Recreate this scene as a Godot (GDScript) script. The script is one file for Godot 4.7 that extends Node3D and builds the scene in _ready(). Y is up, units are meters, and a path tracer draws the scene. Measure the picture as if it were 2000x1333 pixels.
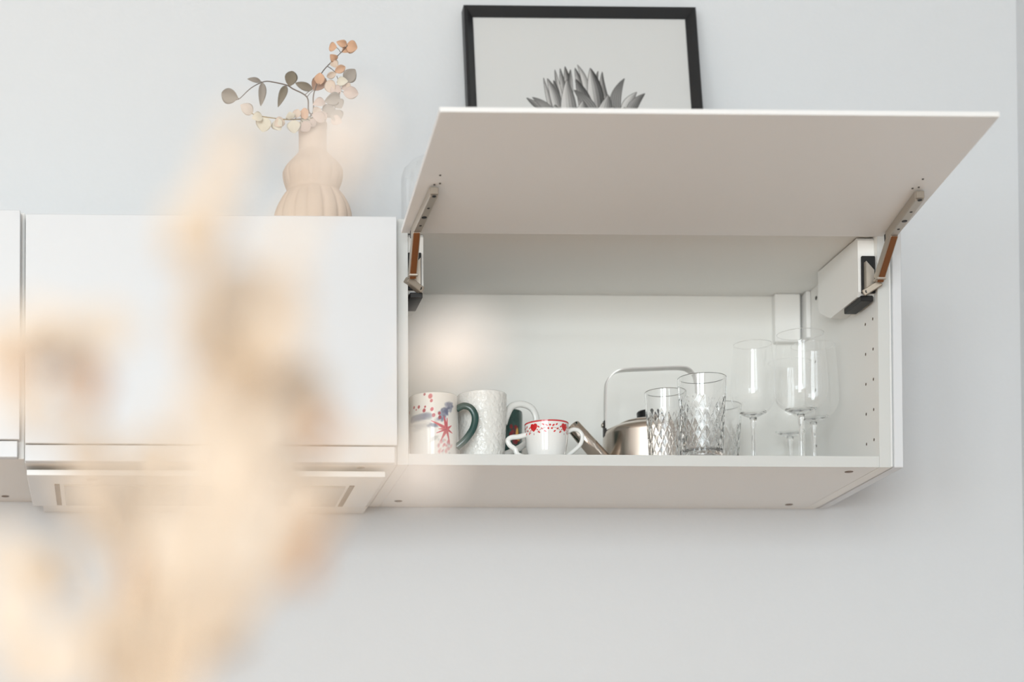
extends Node3D
# A white kitchen wall cabinet with its lid lifted, seen through dried flowers.
# World: wall plane z = 0, room towards +z, floor y = 0, left edge of the open cabinet x = 0.

var M := {}
var rng := RandomNumberGenerator.new()

func _ready() -> void:
	rng.seed = 7
	# ---------------------------------------------------------------- camera
	var cam := Camera3D.new()
	cam.name = "camera"
	add_child(cam)
	cam.position = Vector3(-0.4623, 0.7583, 3.7272)
	cam.rotation = Vector3(0.0341, -0.0199, 0.0012)
	var optics := CameraAttributesPhysical.new()
	optics.frustum_near = 0.05
	optics.frustum_far = 100.0
	optics.frustum_focal_length = 85.0
	optics.frustum_focus_distance = 3.40
	optics.exposure_aperture = 2.8
	cam.attributes = optics
	cam.projection = Camera3D.PROJECTION_FRUSTUM
	cam.keep_aspect = Camera3D.KEEP_HEIGHT
	cam.near = 0.05
	cam.far = 100.0
	var focal := 4108.0
	cam.size = cam.near * 1333.0 / focal
	cam.frustum_offset = Vector2(1000.0 - 295.55, 1607.23 - 666.5) / focal * cam.near
	cam.current = true
	# ---------------------------------------------------------------- sky, daylight, exposure
	var env := Environment.new()
	env.background_mode = Environment.BG_SKY
	var sky := Sky.new()
	var skym := ProceduralSkyMaterial.new()
	skym.sky_top_color = Color(0.72, 0.80, 0.90)
	skym.sky_horizon_color = Color(0.86, 0.89, 0.93)
	skym.ground_bottom_color = Color(0.62, 0.62, 0.60)
	skym.ground_horizon_color = Color(0.72, 0.73, 0.73)
	sky.sky_material = skym
	env.sky = sky
	env.background_energy_multiplier = 1.0
	env.tonemap_mode = Environment.TONE_MAPPER_LINEAR
	env.tonemap_exposure = EXPOSURE
	env.sdfgi_enabled = true
	env.ssao_enabled = true
	env.ssil_enabled = true
	var we := WorldEnvironment.new()
	we.name = "environment"
	we.environment = env
	add_child(we)
	# daylight of the two tall windows, in the wall behind the camera
	for w in [[Vector3(-1.9, 1.65, 8.57), 0.0, Vector2(2.7, 3.0), DAYENERGY], [Vector3(-5.1, 1.65, 8.57), 0.0, Vector2(2.3, 3.0), SIDEENERGY]]:
		var day := AreaLight3D.new()
		day.name = "window_daylight" if w[0].x > -3.0 else "second_window_daylight"
		day.area_size = w[2]
		day.light_color = DAYCOLOR
		day.light_energy = w[3]
		day.area_range = 30.0
		day.shadow_enabled = true
		add_child(day)
		day.position = w[0]   # an area light shines along its -z, into the room
		day.rotation.y = w[1]
	make_materials()
	build_room()
	build_cabinet()
	build_closed_cabinets()
	build_hood()
	build_picture()
	build_jar()
	build_mugs()
	build_kettle()
	build_glasses()
	build_vase()
	build_bouquet()

# ==================================================================== helpers
const EXPOSURE := 1.15
const DAYENERGY := 26.5
const SIDEENERGY := 16.0
const DAYCOLOR := Color(0.935, 0.976, 0.992)

func mat(n: String, c: Color, rough := 0.5, metal := 0.0, spec := 0.5) -> StandardMaterial3D:
	var m := StandardMaterial3D.new()
	m.resource_name = n
	m.albedo_color = c
	m.roughness = rough
	m.metallic = metal
	m.metallic_specular = spec
	M[n] = m
	return m

func glass(n: String, c: Color) -> StandardMaterial3D:
	var m := mat(n, c, 0.0)
	m.transparency = BaseMaterial3D.TRANSPARENCY_ALPHA
	m.refraction_enabled = true
	m.refraction_scale = 0.05
	return m

func noise_tex(freq: float, size := 256, as_normal := false, strength := 4.0, seed_ := 1) -> NoiseTexture2D:
	var f := FastNoiseLite.new()
	f.frequency = freq
	f.seed = seed_
	f.fractal_octaves = 4
	var t := NoiseTexture2D.new()
	t.width = size
	t.height = size
	t.seamless = true
	t.as_normal_map = as_normal
	t.bump_strength = strength
	t.noise = f
	return t

func make_materials() -> void:
	var wall := mat("wall_paint", Color(0.846, 0.850, 0.856), 0.75, 0.0, 0.3)
	wall.heightmap_enabled = true
	wall.heightmap_texture = noise_tex(0.06)
	wall.heightmap_scale = 0.02
	wall.uv1_triplanar = true
	wall.uv1_world_triplanar = true
	wall.uv1_scale = Vector3(6, 6, 6)
	mat("ceiling_paint", Color(0.91, 0.91, 0.905), 0.8, 0.0, 0.3)
	var fl := mat("oak_floor", Color(0.74, 0.60, 0.48), 0.45)
	var g := Gradient.new()
	g.colors = PackedColorArray([Color(0.69, 0.54, 0.405), Color(0.83, 0.68, 0.535)])
	var nt := noise_tex(0.02, 512, false, 4.0, 5)
	nt.color_ramp = g
	fl.albedo_color = Color.WHITE
	fl.albedo_texture = nt
	fl.uv1_triplanar = true
	fl.uv1_world_triplanar = true
	fl.uv1_scale = Vector3(3.0, 0.4, 0.4)
	mat("lacquer", Color(0.848, 0.853, 0.862), 0.34)
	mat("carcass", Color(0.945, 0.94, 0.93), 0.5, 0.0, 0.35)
	mat("carcass_brightened", Color(0.955, 0.95, 0.935), 0.55, 0.0, 0.3)  # carcass white, lightened to offset the shade inside the cabinet
	mat("lid_lacquer", Color(0.925, 0.922, 0.918), 0.4)
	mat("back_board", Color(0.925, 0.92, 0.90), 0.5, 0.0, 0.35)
	mat("edge_darkened", Color(0.805, 0.808, 0.797), 0.45)  # carcass white, darkened to offset light caught by the front edges
	mat("chipboard_shaded", Color(0.40, 0.33, 0.27), 0.9)  # raw board core, darkened to paint shade into the drilled holes
	mat("hood_white", Color(0.93, 0.93, 0.925), 0.35)
	mat("hood_grille", Color(0.72, 0.70, 0.68), 0.4, 0.6)
	mat("shadow_black", Color(0.05, 0.05, 0.055), 0.5)
	mat("nickel", Color(0.76, 0.73, 0.69), 0.5, 1.0)
	mat("floor_reflection_brown", Color(0.50, 0.32, 0.19), 0.42, 0.5)  # warm floor reflection on the nickel arm, put into the colour
	mat("zinc", Color(0.64, 0.60, 0.55), 0.55, 0.5)
	mat("cap_brown", Color(0.45, 0.38, 0.32), 0.5)
	mat("dark_metal", Color(0.22, 0.21, 0.20), 0.4, 0.5)
	mat("frame_black", Color(0.08, 0.084, 0.095), 0.42)
	mat("porcelain", Color(0.885, 0.88, 0.855), 0.12)
	mat("porcelain_white", Color(0.90, 0.90, 0.885), 0.1)
	mat("green_glaze", Color(0.13, 0.27, 0.25), 0.18)
	mat("steel", Color(0.80, 0.76, 0.72), 0.17, 1.0)
	mat("satin_steel", Color(0.80, 0.79, 0.78), 0.35, 1.0)
	mat("bakelite", Color(0.03, 0.03, 0.032), 0.35)
	glass("clear_glass", Color(1, 1, 1, 0))
	var cut := glass("cut_glass", Color(1, 1, 1, 0))
	cut.refraction_scale = 0.044
	var soft := glass("bowl_glass", Color(1, 1, 1, 0))
	soft.refraction_scale = 0.012
	var blown := mat("blown_glass", Color(0.98, 0.99, 0.99, 0.004), 0.0)
	blown.transparency = BaseMaterial3D.TRANSPARENCY_ALPHA
	var jar := mat("jar_glass", Color(0.97, 0.98, 0.98, 0.06), 0.02)
	jar.transparency = BaseMaterial3D.TRANSPARENCY_ALPHA
	var clay := mat("clay", Color(0.81, 0.73, 0.665), 0.85, 0.0, 0.3)
	clay.heightmap_enabled = true
	clay.heightmap_texture = noise_tex(0.12, 256, false, 4.0, 9)
	clay.heightmap_scale = 0.02
	clay.uv1_triplanar = true
	clay.uv1_scale = Vector3(12, 12, 12)
	mat("twig", Color(0.42, 0.36, 0.32), 0.8)
	mat("twig_ochre", Color(0.62, 0.53, 0.34), 0.8)
	for d in [["g", Color(0.62, 0.585, 0.55)], ["o", Color(0.52, 0.48, 0.42)], ["r", Color(0.66, 0.52, 0.44)], ["a", Color(0.86, 0.70, 0.585)], ["c", Color(0.87, 0.79, 0.72)], ["k", Color(0.87, 0.84, 0.77)], ["p", Color(0.84, 0.755, 0.71)], ["f", Color(0.85, 0.80, 0.765)]]:
		var lm := mat("leaf_" + d[0], d[1], 0.7, 0.0, 0.3)
		lm.backlight_enabled = true
		lm.backlight = d[1] * 0.5
	for d in [["P", Color(0.845, 0.785, 0.72)], ["O", Color(0.85, 0.68, 0.52)], ["Q", Color(0.84, 0.74, 0.61)], ["F", Color(0.86, 0.82, 0.79)]]:
		var pm := mat("pod_" + d[0], d[1], 0.75, 0.0, 0.3)
		pm.backlight_enabled = true
		pm.backlight = d[1] * 0.7
	mat("dry_stem", Color(0.86, 0.77, 0.67), 0.8)
	mat("floor_vase", Color(0.80, 0.77, 0.73), 0.5)
	var pane := mat("window_glass", Color(0.97, 0.99, 0.99, 0.04), 0.0)
	pane.transparency = BaseMaterial3D.TRANSPARENCY_ALPHA

func surf() -> SurfaceTool:
	var st := SurfaceTool.new()
	st.begin(Mesh.PRIMITIVE_TRIANGLES)
	return st

func numbered(called: String, parent: Node) -> String:
	if not parent.has_node(called):
		return called
	var n := 1
	while parent.has_node("%s_%03d" % [called, n]):
		n += 1
	return "%s_%03d" % [called, n]

func put(called: String, st, m: Material, parent: Node = self) -> MeshInstance3D:
	var o := MeshInstance3D.new()
	o.name = numbered(called, parent)
	if st is SurfaceTool:
		st.generate_normals()
		o.mesh = st.commit()
	else:
		o.mesh = st
	o.material_override = m
	parent.add_child(o, true)
	return o

func tag(o: Node, label: String, category: String, group := "") -> Node:
	o.set_meta("label", label)
	o.set_meta("category", category)
	if group:
		o.set_meta("group", group)
	return o

func struct(o: Node) -> Node:
	o.set_meta("kind", "structure")
	return o

func thing(called: String, label: String, category: String, at := Vector3.ZERO, group := "") -> Node3D:
	var o := Node3D.new()
	o.name = numbered(called, self)
	add_child(o, true)
	o.position = at
	tag(o, label, category, group)
	return o

func otri(st: SurfaceTool, a: Vector3, b: Vector3, c: Vector3, out: Vector3) -> void:
	if (b - a).cross(c - a).dot(out) > 0.0:
		st.add_vertex(a); st.add_vertex(c); st.add_vertex(b)
	else:
		st.add_vertex(a); st.add_vertex(b); st.add_vertex(c)

# chamfered box given by its two corners
func box(st: SurfaceTool, lo: Vector3, hi: Vector3, bev := 0.001, tr := Transform3D.IDENTITY) -> void:
	st.set_smooth_group(-1)
	var c := (lo + hi) / 2.0
	var h := (hi - lo).abs() / 2.0
	var b: float = minf(bev, minf(h.x, minf(h.y, h.z)) * 0.6)
	var p := func(s: Vector3, axis: int) -> Vector3:
		var v := h - Vector3(b, b, b)
		v[axis] = h[axis]
		return tr * (c + v * s)
	for axis in 3:
		var u := (axis + 1) % 3
		var w := (axis + 2) % 3
		for sa in [-1.0, 1.0]:
			var q := []
			for k in [[-1.0, -1.0], [1.0, -1.0], [1.0, 1.0], [-1.0, 1.0]]:
				var s := Vector3.ZERO
				s[axis] = sa; s[u] = k[0]; s[w] = k[1]
				q.append(p.call(s, axis))
			var n := Vector3.ZERO
			n[axis] = sa
			n = tr.basis * n
			otri(st, q[0], q[1], q[2], n)
			otri(st, q[0], q[2], q[3], n)
			for sb in [-1.0, 1.0]:
				var s0 := Vector3.ZERO
				s0[axis] = sa; s0[u] = sb; s0[w] = -1.0
				var s1 := s0
				s1[w] = 1.0
				var ne := Vector3.ZERO
				ne[axis] = sa; ne[u] = sb
				ne = tr.basis * ne
				otri(st, p.call(s0, axis), p.call(s1, axis), p.call(s1, u), ne)
				otri(st, p.call(s0, axis), p.call(s1, u), p.call(s0, u), ne)
	for sx in [-1.0, 1.0]:
		for sy in [-1.0, 1.0]:
			for sz in [-1.0, 1.0]:
				var s := Vector3(sx, sy, sz)
				otri(st, p.call(s, 0), p.call(s, 1), p.call(s, 2), tr.basis * s)

func bx(called: String, lo: Vector3, hi: Vector3, m: Material, parent: Node = self, bev := 0.001) -> MeshInstance3D:
	var st := surf()
	box(st, lo, hi, bev)
	return put(called, st, m, parent)

# a bar of w (across, along side) by t from a to b
func bar(st: SurfaceTool, a: Vector3, b: Vector3, side: Vector3, w: float, t: float, bev := 0.001) -> void:
	var y := (b - a).normalized()
	var x := (side - y * side.dot(y)).normalized()
	var z := x.cross(y)
	var l := a.distance_to(b)
	box(st, Vector3(-w / 2, 0, -t / 2), Vector3(w / 2, l, t / 2), bev, Transform3D(Basis(x, y, z), a))

# grid surface: rows of equal length; right is +column, up is +row as seen from outside
func grid(st: SurfaceTool, rows: Array, uv := false, group := 1, vs: Array = []) -> void:
	st.set_smooth_group(group)
	var nr := rows.size()
	var nc: int = rows[0].size()
	for j in nr - 1:
		for i in nc - 1:
			var a: Vector3 = rows[j][i]
			var b: Vector3 = rows[j][i + 1]
			var c: Vector3 = rows[j + 1][i + 1]
			var d: Vector3 = rows[j + 1][i]
			var v0: float = vs[j] if vs else 1.0 - float(j) / (nr - 1)
			var v1: float = vs[j + 1] if vs else 1.0 - float(j + 1) / (nr - 1)
			var ua := Vector2(float(i) / (nc - 1), v0)
			var uc := Vector2(float(i + 1) / (nc - 1), v1)
			var list := [[a, ua], [c, uc], [b, Vector2(uc.x, v0)], [a, ua], [d, Vector2(ua.x, v1)], [c, uc]]
			for v in list:
				if uv:
					st.set_uv(v[1])
				st.add_vertex(v[0])

# surface of revolution; profile goes up on the outside (x = radius, y = height). u = 0.5 faces +z
func lathe(st: SurfaceTool, profile: Array, n := 48, uv := false, group := 1, radial = null) -> void:
	# points close to the ends of long straight runs keep their shading straight
	var fine := []
	for k in profile.size():
		if k > 0:
			var a: Vector2 = profile[k - 1]
			var b: Vector2 = profile[k]
			if a.distance_to(b) > 0.006:
				fine.append(a.move_toward(b, 0.0012))
				fine.append(b.move_toward(a, 0.0012))
		fine.append(profile[k])
	profile = fine
	var rows := []
	for q in profile:
		var row := []
		for i in n + 1:
			var th := TAU * (float(i % n) / n - 0.5)
			var r: float = q.x
			if radial != null:
				r = radial.call(q.x, q.y, th)
			row.append(Vector3(r * sin(th), q.y, r * cos(th)))
		rows.append(row)
	var vs := []
	if uv:   # v follows the height
		for q in profile:
			vs.append(1.0 - (q.y - profile[0].y) / (profile[-1].y - profile[0].y))
	grid(st, rows, uv, group, vs)

func tube(st: SurfaceTool, pts: Array, r0: float, r1: float, n := 8, flat := 1.0) -> void:
	var rows := []
	var up := Vector3(0.13, 0.2, 0.97).normalized()
	var prev_x := Vector3.ZERO
	for k in pts.size():
		var d: Vector3 = (pts[mini(k + 1, pts.size() - 1)] - pts[maxi(k - 1, 0)]).normalized()
		var x := (up - d * up.dot(d)).normalized() if k == 0 else (prev_x - d * prev_x.dot(d)).normalized()
		prev_x = x
		var y := d.cross(x)
		var r := lerpf(r0, r1, float(k) / maxi(pts.size() - 1, 1))
		var row := []
		for i in n + 1:
			var th := TAU * float(i % n) / n
			row.append(pts[k] + x * cos(th) * r + y * sin(th) * r * flat)
		rows.append(row)
	var first := []
	var last := []
	for i in n + 1:
		first.append(pts[0])
		last.append(pts[-1])
	rows.push_front(first)
	rows.push_back(last)
	grid(st, rows, false, 2)

func smooth_path(pts: Array, per := 6) -> Array:
	var out := []
	for k in pts.size() - 1:
		var p0: Vector3 = pts[maxi(k - 1, 0)]
		var p1: Vector3 = pts[k]
		var p2: Vector3 = pts[k + 1]
		var p3: Vector3 = pts[mini(k + 2, pts.size() - 1)]
		for s in per:
			out.append(p1.cubic_interpolate(p2, p0, p3, float(s) / per))
	out.append(pts[-1])
	return out

func disc(called: String, at: Vector3, axis: Vector3, r: float, t: float, m: Material, parent: Node) -> MeshInstance3D:
	var st := surf()
	lathe(st, [Vector2(0, 0), Vector2(r, 0), Vector2(r, t * 0.7), Vector2(r * 0.85, t), Vector2(0, t)], 20, false, 1)
	var o := put(called, st, m, parent)
	var y := axis.normalized()
	var x := (Vector3(0.31, 0.4, 0.86).cross(y)).normalized()
	o.transform = Transform3D(Basis(x, y, x.cross(y)), at)
	return o

# ==================================================================== room
func build_room() -> void:
	var xl := -6.6
	var xr := 1.1775
	var zf := 8.6
	var h := 3.5
	var t := 0.15
	struct(bx("floor", Vector3(xl - t, -0.1, -t), Vector3(xr + t, 0, zf + t), M.oak_floor, self, 0.001))
	struct(bx("ceiling", Vector3(xl - t, h, -t), Vector3(xr + t, h + 0.1, zf + t), M.ceiling_paint, self, 0.001))
	struct(bx("wall_back", Vector3(xl - t, 0, -t), Vector3(xr + t, h, 0), M.wall_paint, self, 0.001))
	struct(bx("wall_right", Vector3(xr, 0, 0), Vector3(xr + t, h, zf + t), M.wall_paint, self, 0.001))
	struct(bx("wall_left", Vector3(xl - t, 0, 0), Vector3(xl, h, zf + t), M.wall_paint, self, 0.001))
	# front wall with its two window openings, y 0.1..3.2
	var st := surf()
	box(st, Vector3(xl, 0, zf), Vector3(-6.3, h, zf + t), 0.001)
	box(st, Vector3(-6.3, 0, zf), Vector3(-3.9, 0.1, zf + t), 0.001)
	box(st, Vector3(-6.3, 3.2, zf), Vector3(-3.9, h, zf + t), 0.001)
	box(st, Vector3(-3.9, 0, zf), Vector3(-3.3, h, zf + t), 0.001)
	box(st, Vector3(-0.5, 0, zf), Vector3(xr, h, zf + t), 0.001)
	box(st, Vector3(-3.3, 0, zf), Vector3(-0.5, 0.1, zf + t), 0.001)
	box(st, Vector3(-3.3, 3.2, zf), Vector3(-0.5, h, zf + t), 0.001)
	struct(put("wall_front", st, M.wall_paint))
	window("window_1", Vector3(-1.9, 0.1, zf + 0.05), 0.0, 2.8, 3.1)
	window("window_2", Vector3(-5.1, 0.1, zf + 0.05), 0.0, 2.4, 3.1)

func window(called: String, at: Vector3, turn: float, w: float, h: float) -> void:
	var win := Node3D.new()
	win.name = called
	add_child(win)
	win.position = at
	win.rotation.y = turn
	struct(win)
	var hw := w / 2
	var fr := surf()
	for k in [[-hw, -hw + 0.05], [-hw / 3 - 0.02, -hw / 3 + 0.02], [hw / 3 - 0.02, hw / 3 + 0.02], [hw - 0.05, hw]]:
		box(fr, Vector3(k[0], 0, 0), Vector3(k[1], h, 0.06), 0.002)
	for k in [[0.0, 0.05], [h * 0.7, h * 0.7 + 0.05], [h - 0.05, h]]:
		box(fr, Vector3(-hw + 0.05, k[0], 0.003), Vector3(hw - 0.05, k[1], 0.057), 0.002)
	put("window_frame", fr, M.lacquer, win)
	for x in [[-hw + 0.05, -hw / 3 - 0.02], [-hw / 3 + 0.02, hw / 3 - 0.02], [hw / 3 + 0.02, hw - 0.05]]:
		for y in [[0.05, h * 0.7], [h * 0.7 + 0.05, h - 0.05]]:
			bx("pane", Vector3(x[0], y[0], 0.028), Vector3(x[1], y[1], 0.032), M.window_glass, win, 0.0005)

# ==================================================================== open cabinet
const YB := 1.45      # underside of the wall cabinets
const YT := 1.85
const DZ := 0.37
const LID_Y := 1.8143
const LID_Z := 0.4107
const LID_A := 0.121
var lid_basis := Basis(Vector3.RIGHT, -LID_A)

func lid_point(x: float, along: float, below := 0.0) -> Vector3:
	return Vector3(x, LID_Y, LID_Z) + Vector3(0, sin(LID_A), cos(LID_A)) * along - Vector3(0, cos(LID_A), -sin(LID_A)) * below

func build_cabinet() -> void:
	var c := thing("wall_cabinet", "open white wall cabinet with its lid lifted, holding mugs, a kettle and glasses", "cabinet", Vector3(0, YB, 0))
	var z0 := 0.002
	bx("side_panel", Vector3(0, 0, z0), Vector3(0.018, 0.4, DZ), M.carcass, c)
	# right side with its drilled shelf-pin holes
	var side := CSGCombiner3D.new()
	side.name = "side_panel_001"
	c.add_child(side, true)
	var board := CSGBox3D.new()
	board.name = "board"
	board.size = Vector3(0.018, 0.4, DZ - z0)
	board.position = Vector3(0.791, 0.2, (DZ + z0) / 2)
	board.material = M.carcass_brightened
	side.add_child(board)
	for z in [0.3475, 0.3135, 0.0685]:
		for k in 5:
			var hole := CSGCylinder3D.new()
			hole.name = "hole_%d_%d" % [k, int(z * 1000)]
			hole.radius = 0.0026
			hole.height = 0.02
			hole.sides = 12
			hole.rotation.z = PI / 2
			hole.position = Vector3(0.7845, 0.050 + 0.0497 * k, z)
			hole.operation = CSGShape3D.OPERATION_SUBTRACTION
			hole.material = M.chipboard_shaded
			side.add_child(hole)
	bx("bottom_panel", Vector3(0.0182, 0, z0), Vector3(0.7818, 0.018, DZ), M.carcass, c)
	bx("top_panel", Vector3(0.0182, 0.382, z0), Vector3(0.7818, 0.4, DZ), M.carcass_brightened, c)
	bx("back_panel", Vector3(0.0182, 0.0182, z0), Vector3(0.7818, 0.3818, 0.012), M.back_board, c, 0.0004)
	bx("cover_panel", Vector3(0.8068, 0.0, z0), Vector3(0.8215, 0.4, DZ), M.lacquer, c)
	bx("filler_strip", Vector3(0.8002, 0.002, z0), Vector3(0.8066, 0.398, DZ - 0.006), M.carcass, c)
	# added strips on the front edges, darkened to offset the light there
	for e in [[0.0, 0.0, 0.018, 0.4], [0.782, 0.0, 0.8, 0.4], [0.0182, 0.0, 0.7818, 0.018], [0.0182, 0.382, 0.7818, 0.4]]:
		bx("edge_darkened", Vector3(e[0], e[1], DZ + 0.0001), Vector3(e[2], e[3], DZ + 0.0009), M.edge_darkened, c, 0.0003)
	# bracket cover boxes in the upper right back corner
	bx("hanger_cover", Vector3(0.7235, 0.295, 0.0122), Vector3(0.7690, 0.3815, 0.031), M.carcass_brightened, c, 0.0015)
	bx("hanger_strip", Vector3(0.774, 0.298, 0.0122), Vector3(0.7818, 0.3815, 0.048), M.carcass, c, 0.001)
	disc("screw", Vector3(0.7817, 0.3605, 0.0772), Vector3.LEFT, 0.0035, 0.0012, M.dark_metal, c)
	# cam caps under the bottom
	for p in [[0.7448, 0.3347], [0.7403, 0.0454], [0.0443, 0.0609]]:
		disc("cam_cap", Vector3(p[0], 0.0002, p[1]), Vector3.DOWN, 0.0068, 0.0012, M.cap_brown, c)
	# the lid, lifted above the opening
	var st := surf()
	var tr := Transform3D(lid_basis, Vector3(0, LID_Y - YB, LID_Z))
	box(st, Vector3(0.0015, 0, 0), Vector3(0.7985, 0.0078, 0.3975), 0.0008, tr)
	var lid := put("lid", st, M.lid_lacquer, c)
	lid.set_meta("label", "white lid lifted above the opening")
	var off := Vector3(0, -YB, 0)
	for x in [0.763, 0.0325]:
		for q in [[0.203, 0.0], [0.176, 0.004], [0.172, -0.004]]:
			disc("screw", lid_point(x + q[1], q[0], -0.0002) + off, -lid_basis.y, 0.0016, 0.0012, M.dark_metal, lid)
	for mirrored in [false, true]:
		lift(c, mirrored)

# lift fitting: cover box on the side, dark cavity, link, arm and the rail on the lid
func lift(c: Node3D, mirrored: bool) -> void:
	var g := Node3D.new()
	g.name = numbered("lift_fitting", c)
	c.add_child(g, true)
	var X := func(x: float) -> float: return 0.8 - x if mirrored else x
	var b := func(x0: float, called: String, x1: float, y0: float, y1: float, za: float, zb: float, m: Material, bev := 0.001) -> void:
		var a: float = X.call(x0)
		var d: float = X.call(x1)
		bx(called, Vector3(minf(a, d), y0, za), Vector3(maxf(a, d), y1, zb), m, g, bev)
	# white cover box against the side, sloped underneath
	var st := surf()
	st.set_smooth_group(-1)
	var prof := [Vector2(0.165, 0.380), Vector2(0.352, 0.380), Vector2(0.357, 0.375), Vector2(0.358, 0.290), Vector2(0.352, 0.283), Vector2(0.225, 0.283), Vector2(0.165, 0.310)]
	var xa: float = X.call(0.755)
	var xb: float = X.call(0.7817)
	var cx := (xa + xb) / 2
	for i in prof.size():
		var p: Vector2 = prof[i]
		var q: Vector2 = prof[(i + 1) % prof.size()]
		var mid := (p + q) / 2 - Vector2(0.27, 0.335)
		var n := Vector2(q.y - p.y, -(q.x - p.x))
		if n.dot(mid) < 0:
			n = -n
		var o := Vector3(0, n.y, n.x)
		otri(st, Vector3(xa, p.y, p.x), Vector3(xb, p.y, p.x), Vector3(xb, q.y, q.x), o)
		otri(st, Vector3(xa, p.y, p.x), Vector3(xb, q.y, q.x), Vector3(xa, q.y, q.x), o)
		for x in [xa, xb]:
			otri(st, Vector3(x, 0.335, 0.27), Vector3(x, p.y, p.x), Vector3(x, q.y, q.x), Vector3(x - cx, 0, 0))
	put("cover_box", st, M.carcass_brightened, g)
	b.call(0.759, "cavity_shade", 0.7812, 0.287, 0.348, 0.3585, 0.3635, M.shadow_black)  # black panel painting the shade of the open cavity
	b.call(0.757, "slot_shade", 0.7775, 0.2735, 0.2828, 0.285, 0.363, M.shadow_black)  # black box painting the shade of the bottom opening
	# nickel link plate with a slanted top
	var pl := surf()
	pl.set_smooth_group(-1)
	var za := 0.3645
	var zb := 0.376
	var poly := [Vector2(0.762, 0.292), Vector2(0.775, 0.296), Vector2(0.775, 0.321), Vector2(0.762, 0.336)]
	for i in 4:
		var p: Vector2 = poly[i]
		var q: Vector2 = poly[(i + 1) % 4]
		var m2 := (p + q) / 2 - Vector2(0.7685, 0.311)
		var px: float = X.call(p.x)
		var qx: float = X.call(q.x)
		var o := Vector3(-m2.x if mirrored else m2.x, m2.y, 0)
		otri(pl, Vector3(px, p.y, za), Vector3(px, p.y, zb), Vector3(qx, q.y, zb), o)
		otri(pl, Vector3(px, p.y, za), Vector3(qx, q.y, zb), Vector3(qx, q.y, za), o)
		for z in [za, zb]:
			otri(pl, Vector3(X.call(0.7685), 0.311, z), Vector3(px, p.y, z), Vector3(qx, q.y, z), Vector3(0, 0, 1 if z == zb else -1))
	put("link_plate", pl, M.nickel, g)
	var lk := surf()
	bar(lk, Vector3(X.call(0.760), 0.285, 0.366), Vector3(X.call(0.785), 0.300, 0.378), Vector3(0, 0, 1), 0.016, 0.010)
	put("lower_link", lk, M.zinc, g)
	disc("pivot_screw", Vector3(X.call(0.7635), 0.2865, 0.3742), Vector3(0, -0.1, 1), 0.0035, 0.0015, M.dark_metal, g)
	# arm: nickel channel with a brown strip painting the floor reflected in its face
	var lo := Vector3(X.call(0.7775), 0.302, 0.388)
	var hi := Vector3(X.call(0.7795), 0.358, 0.447)
	var out := Vector3(0, -0.72, 0.69)
	var ar := surf()
	bar(ar, lo, hi, Vector3.RIGHT, 0.0125, 0.017, 0.0008)
	put("arm", ar, M.nickel, g)
	var av := surf()
	bar(av, lo + out * 0.0088, hi + out * 0.0088, Vector3.RIGHT, 0.0095, 0.002, 0.0006)
	put("arm_reflection", av, M.floor_reflection_brown, g)
	b.call(0.7700, "arm_foot", 0.7850, 0.2985, 0.3025, 0.384, 0.402, M.nickel)
	# rail screwed to the lid
	var off := Vector3(0, -YB, 0)
	var r0 := lid_point(X.call(0.7795), 0.020, 0.0085) + off
	var r1 := lid_point(X.call(0.7715), 0.166, 0.0085) + off
	var ra := surf()
	bar(ra, r0, r1, Vector3.RIGHT, 0.0135, 0.016, 0.0012)
	put("lid_rail", ra, M.nickel, g)
	var dn := -lid_basis.y
	for k in [[0.10, "shadow_black", 0.0038], [0.30, "dark_metal", 0.0022], [0.50, "shadow_black", 0.0042], [0.72, "dark_metal", 0.0022]]:
		var p: Vector3 = r0.lerp(r1, k[0]) + dn * 0.0079
		disc("rail_screw" if k[1] == "dark_metal" else "rail_slot", p, dn, k[2], 0.0007, M[k[1]], g)
	var e0 := surf()
	bar(e0, r0 - (r1 - r0).normalized() * 0.008, r0, Vector3.RIGHT, 0.0125, 0.013, 0.001)
	put("rail_stop", e0, M.shadow_black, g)
	var e1 := surf()
	bar(e1, r1, r1 + (r1 - r0).normalized() * 0.004, Vector3.RIGHT, 0.0125, 0.012, 0.001)
	put("rail_hook", e1, M.zinc, g)
	disc("rail_screw", r1 + (r1 - r0).normalized() * 0.001 + dn * 0.0083, dn, 0.0034, 0.0009, M.shadow_black, g)

# ==================================================================== closed cabinets, hood
func closed(label: String, x0: float, dy: float, wide := 0.5995) -> Node3D:
	var c := thing("wall_cabinet", label, "cabinet", Vector3(x0, YB + dy, 0))
	bx("body", Vector3(0.0005, 0, 0.002), Vector3(wide, 0.4, DZ), M.carcass, c)
	bx("door", Vector3(0.0015, 0.0275, 0.3715), Vector3(0.5977, 0.3982, 0.39), M.lacquer, c, 0.0012)
	bx("fascia", Vector3(0.0015, -0.001, 0.3715), Vector3(0.5943, 0.0255, 0.389), M.lacquer, c, 0.0012)
	return c

func build_closed_cabinets() -> void:
	var c := closed("closed white wall cabinet over the cooker hood, carrying the ribbed vase", -0.6, 0.0)
	disc("cam_cap", Vector3(0.5433, 0.0002, 0.3468), Vector3.DOWN, 0.0068, 0.0012, M.cap_brown, c)
	var d := closed("closed white wall cabinet cut off by the left picture edge, left of the hood", -1.2045, 0.006, 0.6043)
	disc("cam_cap", Vector3(0.5585, 0.0002, 0.055), Vector3.DOWN, 0.0068, 0.0012, M.cap_brown, d)

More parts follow.
